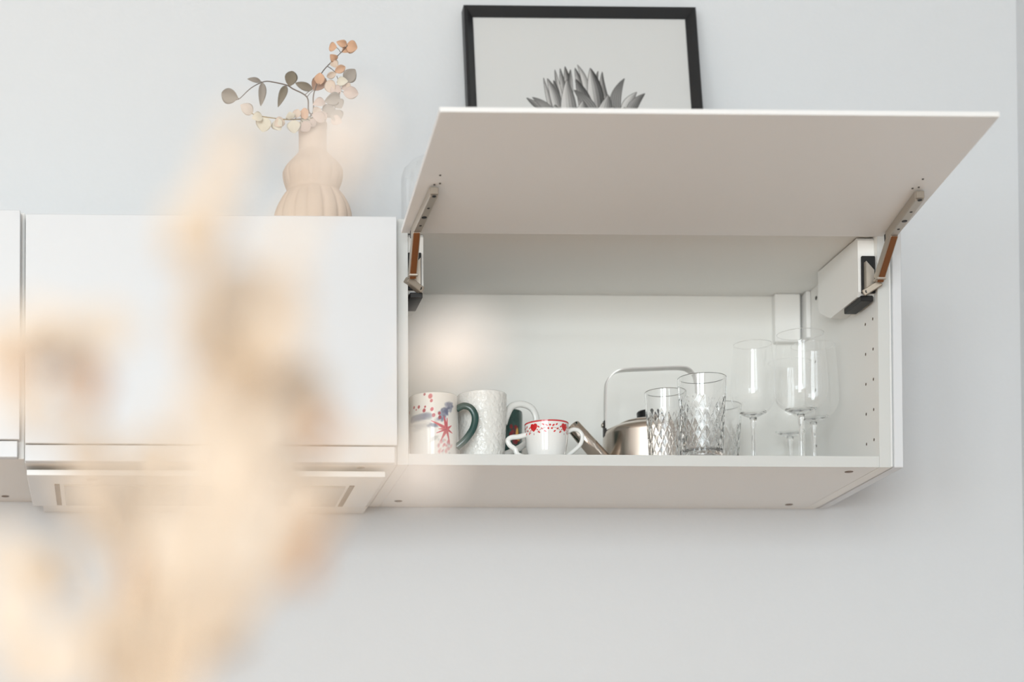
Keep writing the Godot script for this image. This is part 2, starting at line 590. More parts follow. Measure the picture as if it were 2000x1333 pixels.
func build_hood() -> void:
	var h := thing("cooker_hood", "flat white cooker hood slung under the closed wall cabinet", "hood", Vector3(-0.6, YB, 0))
	bx("visor", Vector3(0.003, -0.016, 0.082), Vector3(0.5835, -0.0065, 0.350), M.hood_white, h, 0.001)
	bx("neck", Vector3(0.03, -0.0066, 0.10), Vector3(0.56, -0.0003, 0.300), M.dark_metal, h, 0.0005)
	bx("grease_filter", Vector3(0.062, -0.0185, 0.100), Vector3(0.528, -0.0159, 0.272), M.hood_grille, h, 0.001)
	for x in [0.046, 0.5335]:
		bx("light_strip", Vector3(x, -0.0172, 0.095), Vector3(x + 0.0085, -0.0159, 0.278), M.cap_brown, h, 0.0005)
	disc("button", Vector3(0.108, -0.0159, 0.318), Vector3.DOWN, 0.009, 0.002, M.hood_grille, h)
	bx("wall_rail", Vector3(0.02, -0.012, 0.002), Vector3(0.59, -0.0005, 0.06), M.hood_white, h, 0.001)

# ==================================================================== picture
func petal(img: Image, base: Vector2, tip: Vector2, w: float, bend: float, lit: float, dark: float, dir: float) -> void:
	var ax := tip - base
	var l := ax.length()
	var d := ax / l
	var nrm := Vector2(-d.y, d.x)
	var ext: float = w + absf(bend) * l + 4
	var lo := Vector2(minf(base.x, tip.x), minf(base.y, tip.y)) - Vector2(ext, ext)
	var hi := Vector2(maxf(base.x, tip.x), maxf(base.y, tip.y)) + Vector2(ext, ext)
	for y in range(maxi(int(lo.y), 0), mini(int(hi.y), img.get_height())):
		for x in range(maxi(int(lo.x), 0), mini(int(hi.x), img.get_width())):
			var p := Vector2(x, y) - base
			var t := p.dot(d) / l
			if t < 0.0 or t > 1.0:
				continue
			var hw := w * 0.5 * (0.55 + 0.9 * t * (1.0 - t)) * pow(1.0 - pow(t, 3.0), 0.75) + 1.0
			var s := (p.dot(nrm) - bend * l * 4.0 * t * (1.0 - t)) / hw
			if absf(s) > 1.0:
				continue
			var v := lerpf(lit + 0.06, dark - 0.04, clampf(0.5 + 0.75 * s * dir, 0.0, 1.0))
			v -= 0.10 * smoothstep(0.55, 1.0, t)
			v += 0.05 * sin(s * 17.0 + t * 5.0) + 0.03 * sin(s * 41.0 + t * 3.0)
			if absf(s) > 1.0 - 2.2 / hw:
				v = minf(v, 0.40)
			v = clampf(v, 0.12, 0.79)
			img.set_pixel(x, y, Color(v, v * 0.985, v * 0.97))

func build_picture() -> void:
	# local frame axes: x right, y up the leaning face, z out of the face
	var fw := 0.418
	var fh := 0.512
	var p := thing("picture_frame", "black framed pencil drawing of a flower leaning on the wall above the open cabinet", "picture", Vector3(0.378, YT + 0.0005, 0.128))
	p.rotation = Vector3(-0.205, 0.0, 0.0)
	# moulding swept round the rectangle: outer lip, slope inwards
	var sec := [Vector2(0, -0.022), Vector2(0, 0.0), Vector2(0.0015, 0.0012), Vector2(0.005, 0.0012), Vector2(0.0065, 0.0), Vector2(0.0165, -0.009), Vector2(0.0175, -0.009), Vector2(0.0175, -0.012)]
	var corner := [Vector2(-1, 0), Vector2(1, 0), Vector2(1, 1), Vector2(-1, 1)]
	for k in 4:
		var st := surf()
		st.set_smooth_group(-1)
		for j in sec.size():
			var s: Vector2 = sec[j]
			var s2: Vector2 = sec[(j + 1) % sec.size()]
			var q := []
			for e in [[k, s], [(k + 1) % 4, s], [(k + 1) % 4, s2], [k, s2]]:
				var cc: Vector2 = corner[e[0]]
				var ins: Vector2 = e[1]
				q.append(Vector3(cc.x * (fw / 2 - ins.x), fh if cc.y > 0 else 0.0, 0) + Vector3(0, -ins.x if cc.y > 0 else ins.x, ins.y))
			st.add_vertex(q[0]); st.add_vertex(q[2]); st.add_vertex(q[1])
			st.add_vertex(q[0]); st.add_vertex(q[3]); st.add_vertex(q[2])
		put("rail", st, M.frame_black, p)
	bx("backing_board", Vector3(-fw / 2 + 0.004, 0.004, -0.020), Vector3(fw / 2 - 0.004, fh - 0.004, -0.0135), M.cap_brown, p, 0.0005)
	# the print: procedural pencil drawing
	var W := 820
	var H := 1008
	var img := Image.create(W, H, false, Image.FORMAT_RGB8)
	img.fill(Color(0.815, 0.81, 0.80))
	# pixel of the drawing: u = (px - 930) / 422 * W, v = (py - 34) / 530 * H
	var D := func(x: float, y: float) -> Vector2:
		var px := 1000.0 + x / 6.667
		var py := 100.0 + y / 6.667
		return Vector2((px - 930.0) / 422.0 * W, (py - 20.5) / 530.0 * H)
	var k2 := 1.0 / 6.667 / 422.0 * W
	var L := [
		[930, 700, 850, 215, 130, 0.02, 0.72, 0.38, 1], [965, 520, 885, 170, 95, 0.06, 0.78, 0.62, 1], [760, 600, 720, 195, 110, 0.0, 0.66, 0.34, 1],
		[700, 700, 655, 225, 95, 0.0, 0.70, 0.42, 1], [780, 560, 790, 240, 80, -0.02, 0.60, 0.36, -1], [645, 740, 585, 245, 80, 0.0, 0.76, 0.55, -1],
		[1120, 600, 1150, 260, 70, -0.05, 0.62, 0.45, 1], [600, 700, 560, 400, 80, 0.03, 0.55, 0.36, 1], [580, 800, 480, 375, 150, 0.04, 0.74, 0.46, 1], [500, 800, 430, 365, 60, 0.0, 0.74, 0.6, 1],
		[520, 860, 195, 665, 130, -0.05, 0.55, 0.48, -1], [480, 880, 270, 655, 120, 0.08, 0.50, 0.55, 1],
		[1250, 640, 1205, 270, 85, -0.07, 0.66, 0.38, 1], [1090, 760, 1050, 215, 240, 0.03, 0.80, 0.34, 1],
		[1500, 860, 1640, 565, 150, -0.10, 0.78, 0.62, 1], [1560, 900, 1745, 585, 150, -0.10, 0.52, 0.44, 1], [1400, 860, 1490, 365, 170, -0.12, 0.44, 0.54, -1],
		[950, 900, 850, 380, 210, 0.06, 0.52, 0.38, 1], [1010, 900, 820, 540, 190, 0.10, 0.42, 0.56, -1], [740, 980, 735, 390, 240, 0.0, 0.80, 0.52, 1],
		[1130, 1000, 1265, 610, 240, 0.06, 0.70, 0.48, 1], [900, 1200, 930, 700, 330, 0.0, 0.78, 0.50, 1], [640, 1200, 560, 760, 260, 0.0, 0.74, 0.46, 1], [1180, 1200, 1330, 780, 260, 0.0, 0.72, 0.44, 1], [1330, 1500, 1470, 790, 280, -0.04, 0.74, 0.46, 1], [1450, 1400, 1640, 900, 250, -0.08, 0.68, 0.44, 1], [480, 1500, 380, 800, 260, 0.04, 0.74, 0.48, -1], [380, 1400, 230, 900, 230, 0.08, 0.66, 0.44, -1], [900, 1500, 1010, 900, 420, 0.0, 0.76, 0.5, 1],
	]
	for a in L:
		var b0: Vector2 = D.call(a[0], a[1])
		var t0: Vector2 = D.call(a[2], a[3])
		petal(img, b0 + (b0 - t0) * 0.3, t0, a[4] * k2 * 1.2, a[5], a[6], a[7], a[8])
	petal(img, Vector2(W * 0.46, H * 1.05), Vector2(W * 0.46, H * 0.48), 70, 0.0, 0.62, 0.4, 1)
	var pm := mat("print", Color.WHITE, 0.7, 0.0, 0.3)
	pm.albedo_texture = ImageTexture.create_from_image(img)
	var st2 := surf()
	var x0 := -fw / 2 + 0.0165
	var x1 := fw / 2 - 0.0165
	var y0 := 0.0165
	var y1 := fh - 0.0165
	grid(st2, [[Vector3(x0, y0, -0.0115), Vector3(x1, y0, -0.0115)], [Vector3(x0, y1, -0.0115), Vector3(x1, y1, -0.0115)]], true)
	grid(st2, [[Vector3(x1, y0, -0.0130), Vector3(x0, y0, -0.0130)], [Vector3(x1, y1, -0.0130), Vector3(x0, y1, -0.0130)]], true)
	put("print", st2, pm, p)

func build_jar() -> void:
	var j := thing("glass_jar", "clear glass jar with rounded shoulders half hidden behind the lifted lid", "jar", Vector3(0.112, YT + 0.0005, 0.206))
	var st := surf()
	lathe(st, [Vector2(0, 0.004), Vector2(0.078, 0.004), Vector2(0.081, 0.012), Vector2(0.081, 0.125), Vector2(0.078, 0.137), Vector2(0.068, 0.148), Vector2(0.050, 0.156), Vector2(0.030, 0.159), Vector2(0.0, 0.160)], 40)
	put("bell", st, M.jar_glass, j)
	var kb := surf()
	lathe(kb, [Vector2(0, 0.160), Vector2(0.007, 0.1602), Vector2(0.006, 0.168), Vector2(0.012, 0.176), Vector2(0.010, 0.185), Vector2(0, 0.188)], 20)
	put("knob", kb, M.clear_glass, j)
	var bs := surf()
	lathe(bs, [Vector2(0, 0), Vector2(0.083, 0), Vector2(0.084, 0.002), Vector2(0.083, 0.0038), Vector2(0, 0.0038)], 40)
	put("base", bs, M.clear_glass, j)

# ==================================================================== mugs
func dab(img: Image, c: Vector2, rx: float, ry: float, ang: float, col: Color, soft := 0.5, strength := 1.0) -> void:
	var e := maxf(rx, ry) + 2
	var ca := cos(ang)
	var sa := sin(ang)
	for y in range(maxi(int(c.y - e), 0), mini(int(c.y + e) + 1, img.get_height())):
		for xx in range(int(c.x - e), int(c.x + e) + 1):
			var dx := xx - c.x
			var dy := y - c.y
			var q := Vector2((dx * ca + dy * sa) / rx, (-dx * sa + dy * ca) / ry).length()
			if q >= 1.0:
				continue
			var a := strength * (1.0 - smoothstep(1.0 - soft, 1.0, q))
			var x := posmod(xx, img.get_width())
			img.set_pixel(x, y, img.get_pixel(x, y).lerp(col, a))

func stroke(img: Image, a: Vector2, b: Vector2, r0: float, r1: float, col: Color, soft := 0.6, strength := 0.8) -> void:
	var n := int(a.distance_to(b) / 2.0) + 1
	for k in n + 1:
		var t := float(k) / n
		var r := lerpf(r0, r1, t)
		dab(img, a.lerp(b, t), r, r, 0, col, soft, strength)

# a mug whose outside wears a texture; outer profile runs from base to rim
func mug_body(o: Node3D, called: String, outer: Array, thick: float, printed: Material, plain: Material, n := 64) -> MeshInstance3D:
	var st := surf()
	lathe(st, outer, n, true)
	st.generate_normals()
	var mesh: ArrayMesh = st.commit()
	var top: Vector2 = outer[-1]
	var inner := [top, Vector2(top.x - thick * 0.3, top.y + thick * 0.35), Vector2(top.x - thick * 0.8, top.y + thick * 0.3), Vector2(top.x - thick, top.y - 0.001)]
	for k in range(outer.size() - 2, 0, -1):
		var q: Vector2 = outer[k]
		inner.append(Vector2(maxf(q.x - thick, 0.001), maxf(q.y, thick * 1.4)))
	inner.append(Vector2(0, thick * 1.4))
	var s2 := surf()
	lathe(s2, inner, n)
	var b0: Vector2 = outer[0]
	lathe(s2, [Vector2(0, b0.y + 0.0008), Vector2(b0.x - 0.003, b0.y + 0.0008), Vector2(b0.x - 0.002, b0.y), b0], n)
	s2.generate_normals()
	s2.commit(mesh)
	var mi := MeshInstance3D.new()
	mi.name = called
	mesh.surface_set_material(0, printed)
	mesh.surface_set_material(1, plain)
	mi.mesh = mesh
	o.add_child(mi, true)
	return mi

func strap(o: Node3D, called: String, pts: Array, r0: float, r1: float, m: Material, flat := 1.5) -> void:
	var st := surf()
	tube(st, smooth_path(pts, 8), r0, r1, 12, flat)
	put(called, st, m, o)

const SHELF := 1.4682

func build_mugs() -> void:
	# --- flowered mug
	var W := 512
	var H := 230
	var img := Image.create(W, H, false, Image.FORMAT_RGB8)
	img.fill(Color(0.885, 0.87, 0.84))
	# x, y: photograph pixels on the mug -> texture
	var U := func(px: float, py: float) -> Vector2:
		var nx := clampf((px - 845.5) / 46.5, -0.98, 0.98)
		return Vector2((0.475 + asin(nx) / TAU) * W, (py + 3.0 * nx * nx - 766.0) / 130.0 * H)
	var red := Color(0.74, 0.20, 0.26)
	var wine := Color(0.56, 0.16, 0.24)
	var slate := Color(0.43, 0.46, 0.54)
	for k in 60:
		var q: Vector2 = U.call(804 + rng.randf() * 34, 808 + rng.randf() * 8)
		dab(img, q, 16 + rng.randf() * 16, 7 + rng.randf() * 5, -0.05, slate.lerp(Color(0.62, 0.63, 0.66), rng.randf()), 0.9, 0.35)
	for k in 40:
		var q: Vector2 = U.call(804 + rng.randf() * 50, 818 + rng.randf() * 18)
		dab(img, q, 14 + rng.randf() * 20, 4 + rng.randf() * 6, 0.25, Color(0.74, 0.73, 0.72), 0.95, 0.3)
	for k in 70:
		var t := rng.randf()
		var q: Vector2 = U.call(lerpf(858, 879, t) + rng.randfn() * 3.5, lerpf(818, 786, t) + rng.randfn() * 3.0)
		dab(img, q, 5 + rng.randf() * 8, 5 + rng.randf() * 9, rng.randf() * 3, slate.lerp([Color(0.30, 0.34, 0.46), Color(0.66, 0.68, 0.74)][k % 2], rng.randf()), 0.7, 0.6)
	for k in 24:
		var q: Vector2 = U.call(836 + rng.randf() * 16, 828 + rng.randf() * 6)
		dab(img, q, 12, 5, 0.2, slate, 0.9, 0.4)
	for d in [[829, 768, 5], [840, 773, 9], [842, 782, 6], [809, 789, 5], [818, 791, 6], [813, 795, 3], [830, 793, 4], [828, 800, 7], [843, 799, 7], [846, 811, 7], [857, 807, 6], [858, 815, 7], [800, 794, 6]]:
		dab(img, U.call(d[0], d[1]), d[2], d[2] * 1.3, 0.3, wine.lerp(red, rng.randf()), 0.5, 0.9)
	var fc: Vector2 = U.call(871, 837)
	for d in [[842, 822, 9], [866, 812, 9], [880, 828, 8], [860, 861, 9], [882, 842, 7], [856, 838, 6], [878, 866, 7], [872, 815, 6], [852, 846, 5]]:
		var q: Vector2 = U.call(d[0], d[1])
		stroke(img, fc, q, d[2], 2.0, red.lerp(Color(0.86, 0.42, 0.42), rng.randf() * 0.7), 0.5, 0.75)
		stroke(img, fc, fc.lerp(q, 0.75), 2.5, 1.0, wine, 0.5, 0.6)
	for k in 26:
		var q: Vector2 = U.call(854 + rng.randf() * 28, 858 + rng.randf() * 26)
		dab(img, q, 4 + rng.randf() * 6, 6 + rng.randf() * 9, rng.randf(), [red, Color(0.66, 0.66, 0.66), Color(0.80, 0.45, 0.45)][k % 3], 0.8, 0.5)
	for k in 14:
		var q: Vector2 = U.call(842 + rng.randf() * 16, 853 + rng.randf() * 8)
		dab(img, q, 14, 6, -0.5, Color(0.68, 0.67, 0.64), 0.9, 0.4)
	# the same sprig again round the back
	img.blit_rect(img.get_region(Rect2i(120, 0, 250, H)), Rect2i(0, 0, 130, H), Vector2i(382, 0))
	var m1 := mat("flower_print", Color.WHITE, 0.12)
	m1.albedo_texture = ImageTexture.create_from_image(img)
	var a := thing("mug", "white mug painted with a red flower and grey leaves, with a green handle", "mug", Vector3(0.0692, SHELF, 0.30))
	mug_body(a, "body", [Vector2(0.0345, 0), Vector2(0.0368, 0.002), Vector2(0.0374, 0.006), Vector2(0.0392, 0.05), Vector2(0.0396, 0.085), Vector2(0.0396, 0.1075)], 0.003, m1, M.porcelain)
	strap(a, "handle", [Vector3(0.036, 0.086, 0.013), Vector3(0.048, 0.0915, 0.014), Vector3(0.060, 0.087, 0.015), Vector3(0.0665, 0.073, 0.016), Vector3(0.063, 0.054, 0.016), Vector3(0.050, 0.035, 0.015), Vector3(0.036, 0.023, 0.012)], 0.0034, 0.0034, M.green_glaze, 1.7)
	# --- tall white mug with hammered sides
	var hm := mat("hammered", Color(0.89, 0.885, 0.865), 0.1)
	hm.heightmap_enabled = true
	hm.heightmap_texture = noise_tex(0.03, 256, false, 4.0, 21)
	hm.heightmap_scale = 0.12
	hm.uv1_scale = Vector3(3, 1.5, 1)
	var b := thing("mug", "tall plain white mug with a hammered surface and a curled handle", "mug", Vector3(0.1565, SHELF, 0.262))
	mug_body(b, "body", [Vector2(0.032, 0), Vector2(0.0345, 0.002), Vector2(0.036, 0.008), Vector2(0.0385, 0.045), Vector2(0.040, 0.085), Vector2(0.0408, 0.1205)], 0.0032, hm, M.porcelain_white)
	strap(b, "handle", [Vector3(0.037, 0.074, -0.004), Vector3(0.0425, 0.090, -0.006), Vector3(0.052, 0.1055, -0.010), Vector3(0.070, 0.1105, -0.015), Vector3(0.088, 0.1040, -0.020), Vector3(0.0955, 0.086, -0.022), Vector3(0.090, 0.064, -0.021), Vector3(0.070, 0.040, -0.016), Vector3(0.036, 0.022, -0.005)], 0.0044, 0.004, M.porcelain_white, 1.4)
	# --- dark green mug at the back
	var gi := Image.create(512, 256, false, Image.FORMAT_RGB8)
	gi.fill(Color(0.17, 0.31, 0.29))
	for k in 300:
		dab(gi, Vector2(rng.randf() * 512, rng.randf() * 256), 3 + rng.randf() * 5, 3 + rng.randf() * 5, 0, Color(0.15, 0.28, 0.27).lerp(Color(0.25, 0.40, 0.38), rng.randf()), 0.8, 0.5)
	for c in [-0.20, 0.115, 0.45]:
		var cx: float = fposmod(0.475 + c, 1.0) * 512
		for k in 22:
			dab(gi, Vector2(cx + rng.randfn() * 13, 62 + rng.randf() * 60), 9, 12, 0, Color(0.66, 0.12, 0.13).lerp(Color(0.50, 0.08, 0.12), rng.randf()), 0.5, 0.8)
		dab(gi, Vector2(cx + 8, 88), 9, 26, 0.1, Color(0.90, 0.70, 0.34), 0.4, 1.0)
		dab(gi, Vector2(cx + 16, 108), 12, 9, 0.1, Color(0.88, 0.62, 0.30), 0.4, 1.0)
		dab(gi, Vector2(cx + 4, 175), 16, 26, 0.3, Color(0.10, 0.22, 0.19), 0.6, 0.9)
	var gm := mat("green_print", Color.WHITE, 0.2)
	gm.albedo_texture = ImageTexture.create_from_image(gi)
	var g := thing("mug", "dark green mug with a red and yellow pattern behind the tall white mug", "mug", Vector3(0.2080, SHELF, 0.150))
	mug_body(g, "body", [Vector2(0.033, 0), Vector2(0.0352, 0.002), Vector2(0.036, 0.006), Vector2(0.037, 0.06), Vector2(0.0378, 0.112), Vector2(0.0372, 0.117)], 0.003, gm, M.green_glaze)
	strap(g, "handle", [Vector3(-0.034, 0.092, -0.006), Vector3(-0.052, 0.092, -0.01), Vector3(-0.062, 0.075, -0.012), Vector3(-0.060, 0.05, -0.012), Vector3(-0.034, 0.03, -0.006)], 0.0035, 0.0035, M.green_glaze)
	# --- small two-handled cup with red hearts
	var ci := Image.create(1024, 320, false, Image.FORMAT_RGB8)
	var white := Color(0.90, 0.895, 0.885)
	ci.fill(white)
	var rr := Color(0.78, 0.12, 0.13)
	ci.fill_rect(Rect2i(0, 0, 1024, 12), Color(0.78, 0.22, 0.24))
	for k in 4:
		var cx := fposmod((0.475 - 0.108 + 0.25 * k) * 1024.0, 1024.0)
		# heart
		for y in range(24, 100):
			for x in range(-34, 35):
				var fx := x / 27.0
				var fy := (60.0 - y) / 30.0
				if pow(fx * fx + fy * fy - 1.0, 3.0) - fx * fx * fy * fy * fy < 0.0:
					ci.set_pixel(posmod(int(cx) + x, 1024), y, rr)
		dab(ci, Vector2(cx, 108), 4, 10, 0, Color(0.62, 0.35, 0.40), 0.5)
		# sprig of leaves between the hearts
		for s in [-1.0, 1.0]:
			var mx := cx + 128.0
			for q in [[26, 44, 10], [52, 36, 9], [60, 70, 9], [88, 52, 9], [36, 92, 9], [84, 96, 9], [98, 76, 6]]:
				dab(ci, Vector2(mx + s * q[0], q[1]), q[2] * 1.45, q[2] * 0.8, -0.7 * s, rr.lerp(Color(0.86, 0.42, 0.42), 0.25), 0.4)
			for q in 30:
				var t := q / 29.0
				dab(ci, Vector2(mx + s * (20 + 80 * t), 62 + 34 * t * t), 2.2, 2.2, 0, Color(0.55, 0.30, 0.28), 0.5)
			dab(ci, Vector2(mx + s * 14, 70), 9, 9, 0, rr, 0.3)
		dab(ci, Vector2(cx + 128.0, 42), 9, 9, 0, rr, 0.3)
	var cm := mat("heart_print", Color.WHITE, 0.08)
	cm.albedo_texture = ImageTexture.create_from_image(ci)
	var c := thing("cup", "small white two-handled cup with a border of red hearts", "cup", Vector3(0.2560, SHELF, 0.302))
	mug_body(c, "body", [Vector2(0.0235, 0), Vector2(0.0262, 0.0012), Vector2(0.0285, 0.006), Vector2(0.0312, 0.016), Vector2(0.0335, 0.030), Vector2(0.0350, 0.046), Vector2(0.0358, 0.0645)], 0.0026, cm, M.porcelain_white)
	strap(c, "handle", [Vector3(-0.033, 0.047, 0.0), Vector3(-0.046, 0.0435, 0.0), Vector3(-0.0585, 0.0420, 0.0), Vector3(-0.0640, 0.0370, 0.0), Vector3(-0.0605, 0.0290, 0.0), Vector3(-0.052, 0.0225, 0.0), Vector3(-0.0475, 0.014, 0.0), Vector3(-0.026, 0.006, 0.0)], 0.0037, 0.0033, M.porcelain_white, 1.2)
	strap(c, "handle", [Vector3(0.033, 0.0505, 0.0), Vector3(0.043, 0.0560, 0.0), Vector3(0.0530, 0.0540, 0.0), Vector3(0.0590, 0.0450, 0.0), Vector3(0.0560, 0.0320, 0.0), Vector3(0.0440, 0.0200, 0.0), Vector3(0.027, 0.0080, 0.0)], 0.0030, 0.0028, M.porcelain_white, 1.2)

# ==================================================================== kettle
func build_kettle() -> void:
	var k := thing("kettle", "steel kettle with a flat arched handle and black lid knob behind the tumblers", "kettle", Vector3(0.4672, SHELF, 0.147))
	var st := surf()
	lathe(st, [Vector2(0, 0), Vector2(0.076, 0), Vector2(0.0795, 0.003), Vector2(0.0800, 0.010), Vector2(0.0797, 0.080), Vector2(0.0790, 0.0855), Vector2(0.0765, 0.0890), Vector2(0.066, 0.0945), Vector2(0.052, 0.0995), Vector2(0.0, 0.1000)], 72)
	put("body", st, M.steel, k)
	var ld := surf()
	lathe(ld, [Vector2(0.0525, 0.0996), Vector2(0.0525, 0.1010), Vector2(0.046, 0.1040), Vector2(0.030, 0.1065), Vector2(0, 0.1075)], 60)
	put("lid", ld, M.steel, k)
	var kb := surf()
	lathe(kb, [Vector2(0, 0.1065), Vector2(0.0195, 0.1065), Vector2(0.0215, 0.108), Vector2(0.0225, 0.120), Vector2(0.0205, 0.1225), Vector2(0, 0.1232)], 36)
	put("lid_knob", kb, M.bakelite, k)
	# spout: open tube rising to the left
	var a := Vector3(-0.0735, 0.020, 0.018)
	var b := Vector3(-0.1440, 0.0860, 0.048)
	var d := (b - a).normalized()
	var sx := Vector3(0, 0, 1).cross(d).normalized()
	var sy := d.cross(sx)
	var rows := []
	for q in [[0.0, 0.0150], [0.5, 0.0135], [1.0, 0.0120], [1.0, 0.0108], [0.3, 0.0115], [0.3, 0.0]]:
		var row := []
		for i in 29:
			var th := TAU * float(i % 28) / 28
			row.append(a.lerp(b, q[0]) + (sx * cos(th) + sy * sin(th)) * q[1])
		rows.append(row)
	var sp := surf()
	grid(sp, rows)
	put("spout", sp, M.steel, k)
	# handle: flat band bent over the top
	var path := smooth_path([Vector3(-0.0775, 0.092, 0), Vector3(-0.0775, 0.115, 0), Vector3(-0.0770, 0.150, 0), Vector3(-0.0740, 0.174, 0), Vector3(-0.060, 0.1900, 0), Vector3(-0.040, 0.1945, 0), Vector3(0.0, 0.1965, 0), Vector3(0.050, 0.1985, 0), Vector3(0.068, 0.1945, 0), Vector3(0.0775, 0.180, 0), Vector3(0.0790, 0.150, 0), Vector3(0.0785, 0.115, 0), Vector3(0.0785, 0.092, 0)], 6)
	var hb := surf()
	var hr := []
	for i in path.size():
		var t: Vector3 = (path[mini(i + 1, path.size() - 1)] - path[maxi(i - 1, 0)]).normalized()
		var nn := Vector3(-t.y, t.x, 0)
		var mid := clampf(float(i) / path.size(), 0.0, 1.0)
		var w := 0.0065 + 0.0045 * smoothstep(0.2, 0.4, mid) * (1.0 - smoothstep(0.62, 0.82, mid))
		var row := []
		for q in [[-1, -1], [-1, 1], [1, 1], [1, -1], [-1, -1]]:
			row.append(path[i] + Vector3(0, 0, q[0] * w) + nn * q[1] * 0.0011)
		hr.append(row)
	hb.set_smooth_group(-1)
	grid(hb, hr, false, -1)
	put("handle", hb, M.satin_steel, k)
	for s in [-1.0, 1.0]:
		bx("handle_bracket", Vector3(s * 0.0782 - 0.0022, 0.078, -0.006), Vector3(s * 0.0782 + 0.0022, 0.106, 0.006), M.dark_metal if s < 0 else M.steel, k, 0.0008)
		disc("rivet", Vector3(s * 0.0806, 0.098, 0), Vector3(s, 0, 0), 0.004, 0.003, M.nickel, k)

# ==================================================================== glasses
func tumbler(rb: float, rt: float, h: float) -> Node3D:
	var o := Node3D.new()
	var st := surf()
	var cut0 := 0.006
	var cut1 := h * 0.76
	var carve := func(r: float, y: float, th: float) -> float:
		if r < rb * 0.9 or y < 0.001:
			return r
		var k := 17.0
		var sl := 38.0
		var ca := absf(fposmod(th / TAU * k + y * sl, 1.0) - 0.5) * 2.0
		var cb := absf(fposmod(th / TAU * k - y * sl, 1.0) - 0.5) * 2.0
		var groove := maxf(maxf(0.0, 1.0 - ca * 2.6), maxf(0.0, 1.0 - cb * 2.6))
		var facet := 0.35 * (1.0 - ca * cb)
		var zone := smoothstep(cut0, cut0 + 0.004, y) * (1.0 - smoothstep(cut1 - 0.012, cut1, y))
		return r - 0.0016 * maxf(groove, facet) * zone
	var outer := [Vector2(0, 0), Vector2(rb - 0.003, 0), Vector2(rb - 0.001, 0.0008), Vector2(rb, 0.003)]
	var steps := 84
	for i in range(1, steps + 1):
		var t := float(i) / steps
		outer.append(Vector2(lerpf(rb, rt, t), 0.003 + (h - 0.004) * t))
	lathe(st, outer, 187, false, 1, carve)
	var w := 0.0021
	lathe(st, [Vector2(rt, h - 0.001), Vector2(rt - w * 0.3, h), Vector2(rt - w * 0.7, h), Vector2(rt - w, h - 0.001), Vector2(lerpf(rb, rt, 0.5) - w - 0.0004, h * 0.5), Vector2(rb - w - 0.001, 0.016), Vector2(rb - w - 0.005, 0.0125), Vector2(0, 0.012)], 66, false, 3)
	put("body", st, M.cut_glass, o)
	return o

func wine_glass(rm: float, rr: float, y_bot: float, y_max: float, h: float) -> Node3D:
	var o := Node3D.new()
	var st := surf()
	var outer := []
	for i in 17:
		var t := float(i) / 16.0
		outer.append(Vector2(maxf(rm * pow(sin(t * PI / 2.0), 0.86), 0.0052), y_bot + (y_max - y_bot) * pow(t, 1.55)))
	for i in range(1, 15):
		var t := float(i) / 14.0
		outer.append(Vector2(lerpf(rm, rr, smoothstep(0.0, 1.25, t) * 1.115), lerpf(y_max, h, t)))
	outer[0] = Vector2(0.0, y_bot)
	outer.insert(1, Vector2(0.004, y_bot))
	# thin blown wall, closed by a rounded lip, on a thick solid bottom
	lathe(st, outer.slice(1), 64)
	put("bowl", st, M.blown_glass, o)
	var top: Vector2 = outer[-1]
	var lip := surf()
	var ring := []
	for i in 9:
		var th := TAU * (i % 8) / 8.0
		ring.append(Vector2(top.x - 0.0002 + 0.0006 * cos(th), top.y + 0.0005 + 0.0006 * sin(th)))
	lathe(lip, ring, 64, false, 2)
	put("rim", lip, M.cut_glass, o)
	var bb := surf()
	var base := [Vector2(0, y_bot + 0.0001)]
	for k in range(1, 8):
		var q: Vector2 = outer[k]
		base.append(Vector2(maxf(q.x - 0.0003, 0.001), q.y + 0.0002))
	var edge: Vector2 = base[-1]
	for k in range(1, 8):
		var t := k / 7.0
		base.append(Vector2(edge.x * cos(t * PI / 2), lerpf(y_bot + 0.0045, edge.y, 1.0 - sin(t * PI / 2))))
	lathe(bb, base, 64)
	put("bowl_base", bb, M.bowl_glass, o)
	var s2 := surf()
	lathe(s2, [Vector2(0, 0.0036), Vector2(0.008, 0.0037), Vector2(0.0048, 0.008), Vector2(0.0036, 0.016), Vector2(0.0033, 0.045), Vector2(0.0036, y_bot - 0.018), Vector2(0.0048, y_bot - 0.006), Vector2(0.0060, y_bot - 0.0004), Vector2(0, y_bot - 0.0003)], 28)
	put("stem", s2, M.clear_glass, o)
	var s3 := surf()
	lathe(s3, [Vector2(0, 0), Vector2(0.033, 0), Vector2(0.0340, 0.0006), Vector2(0.033, 0.0013), Vector2(0.020, 0.0019), Vector2(0.009, 0.0034), Vector2(0, 0.0035)], 48)
	put("foot", s3, M.clear_glass, o)
	return o

func stand(o: Node3D, called: String, label: String, category: String, group: String, at: Vector3, turn := 0.0) -> void:
	o.name = numbered(called, self)
	add_child(o, true)
	o.position = at
	o.rotation.y = turn
	tag(o, label, category, group)

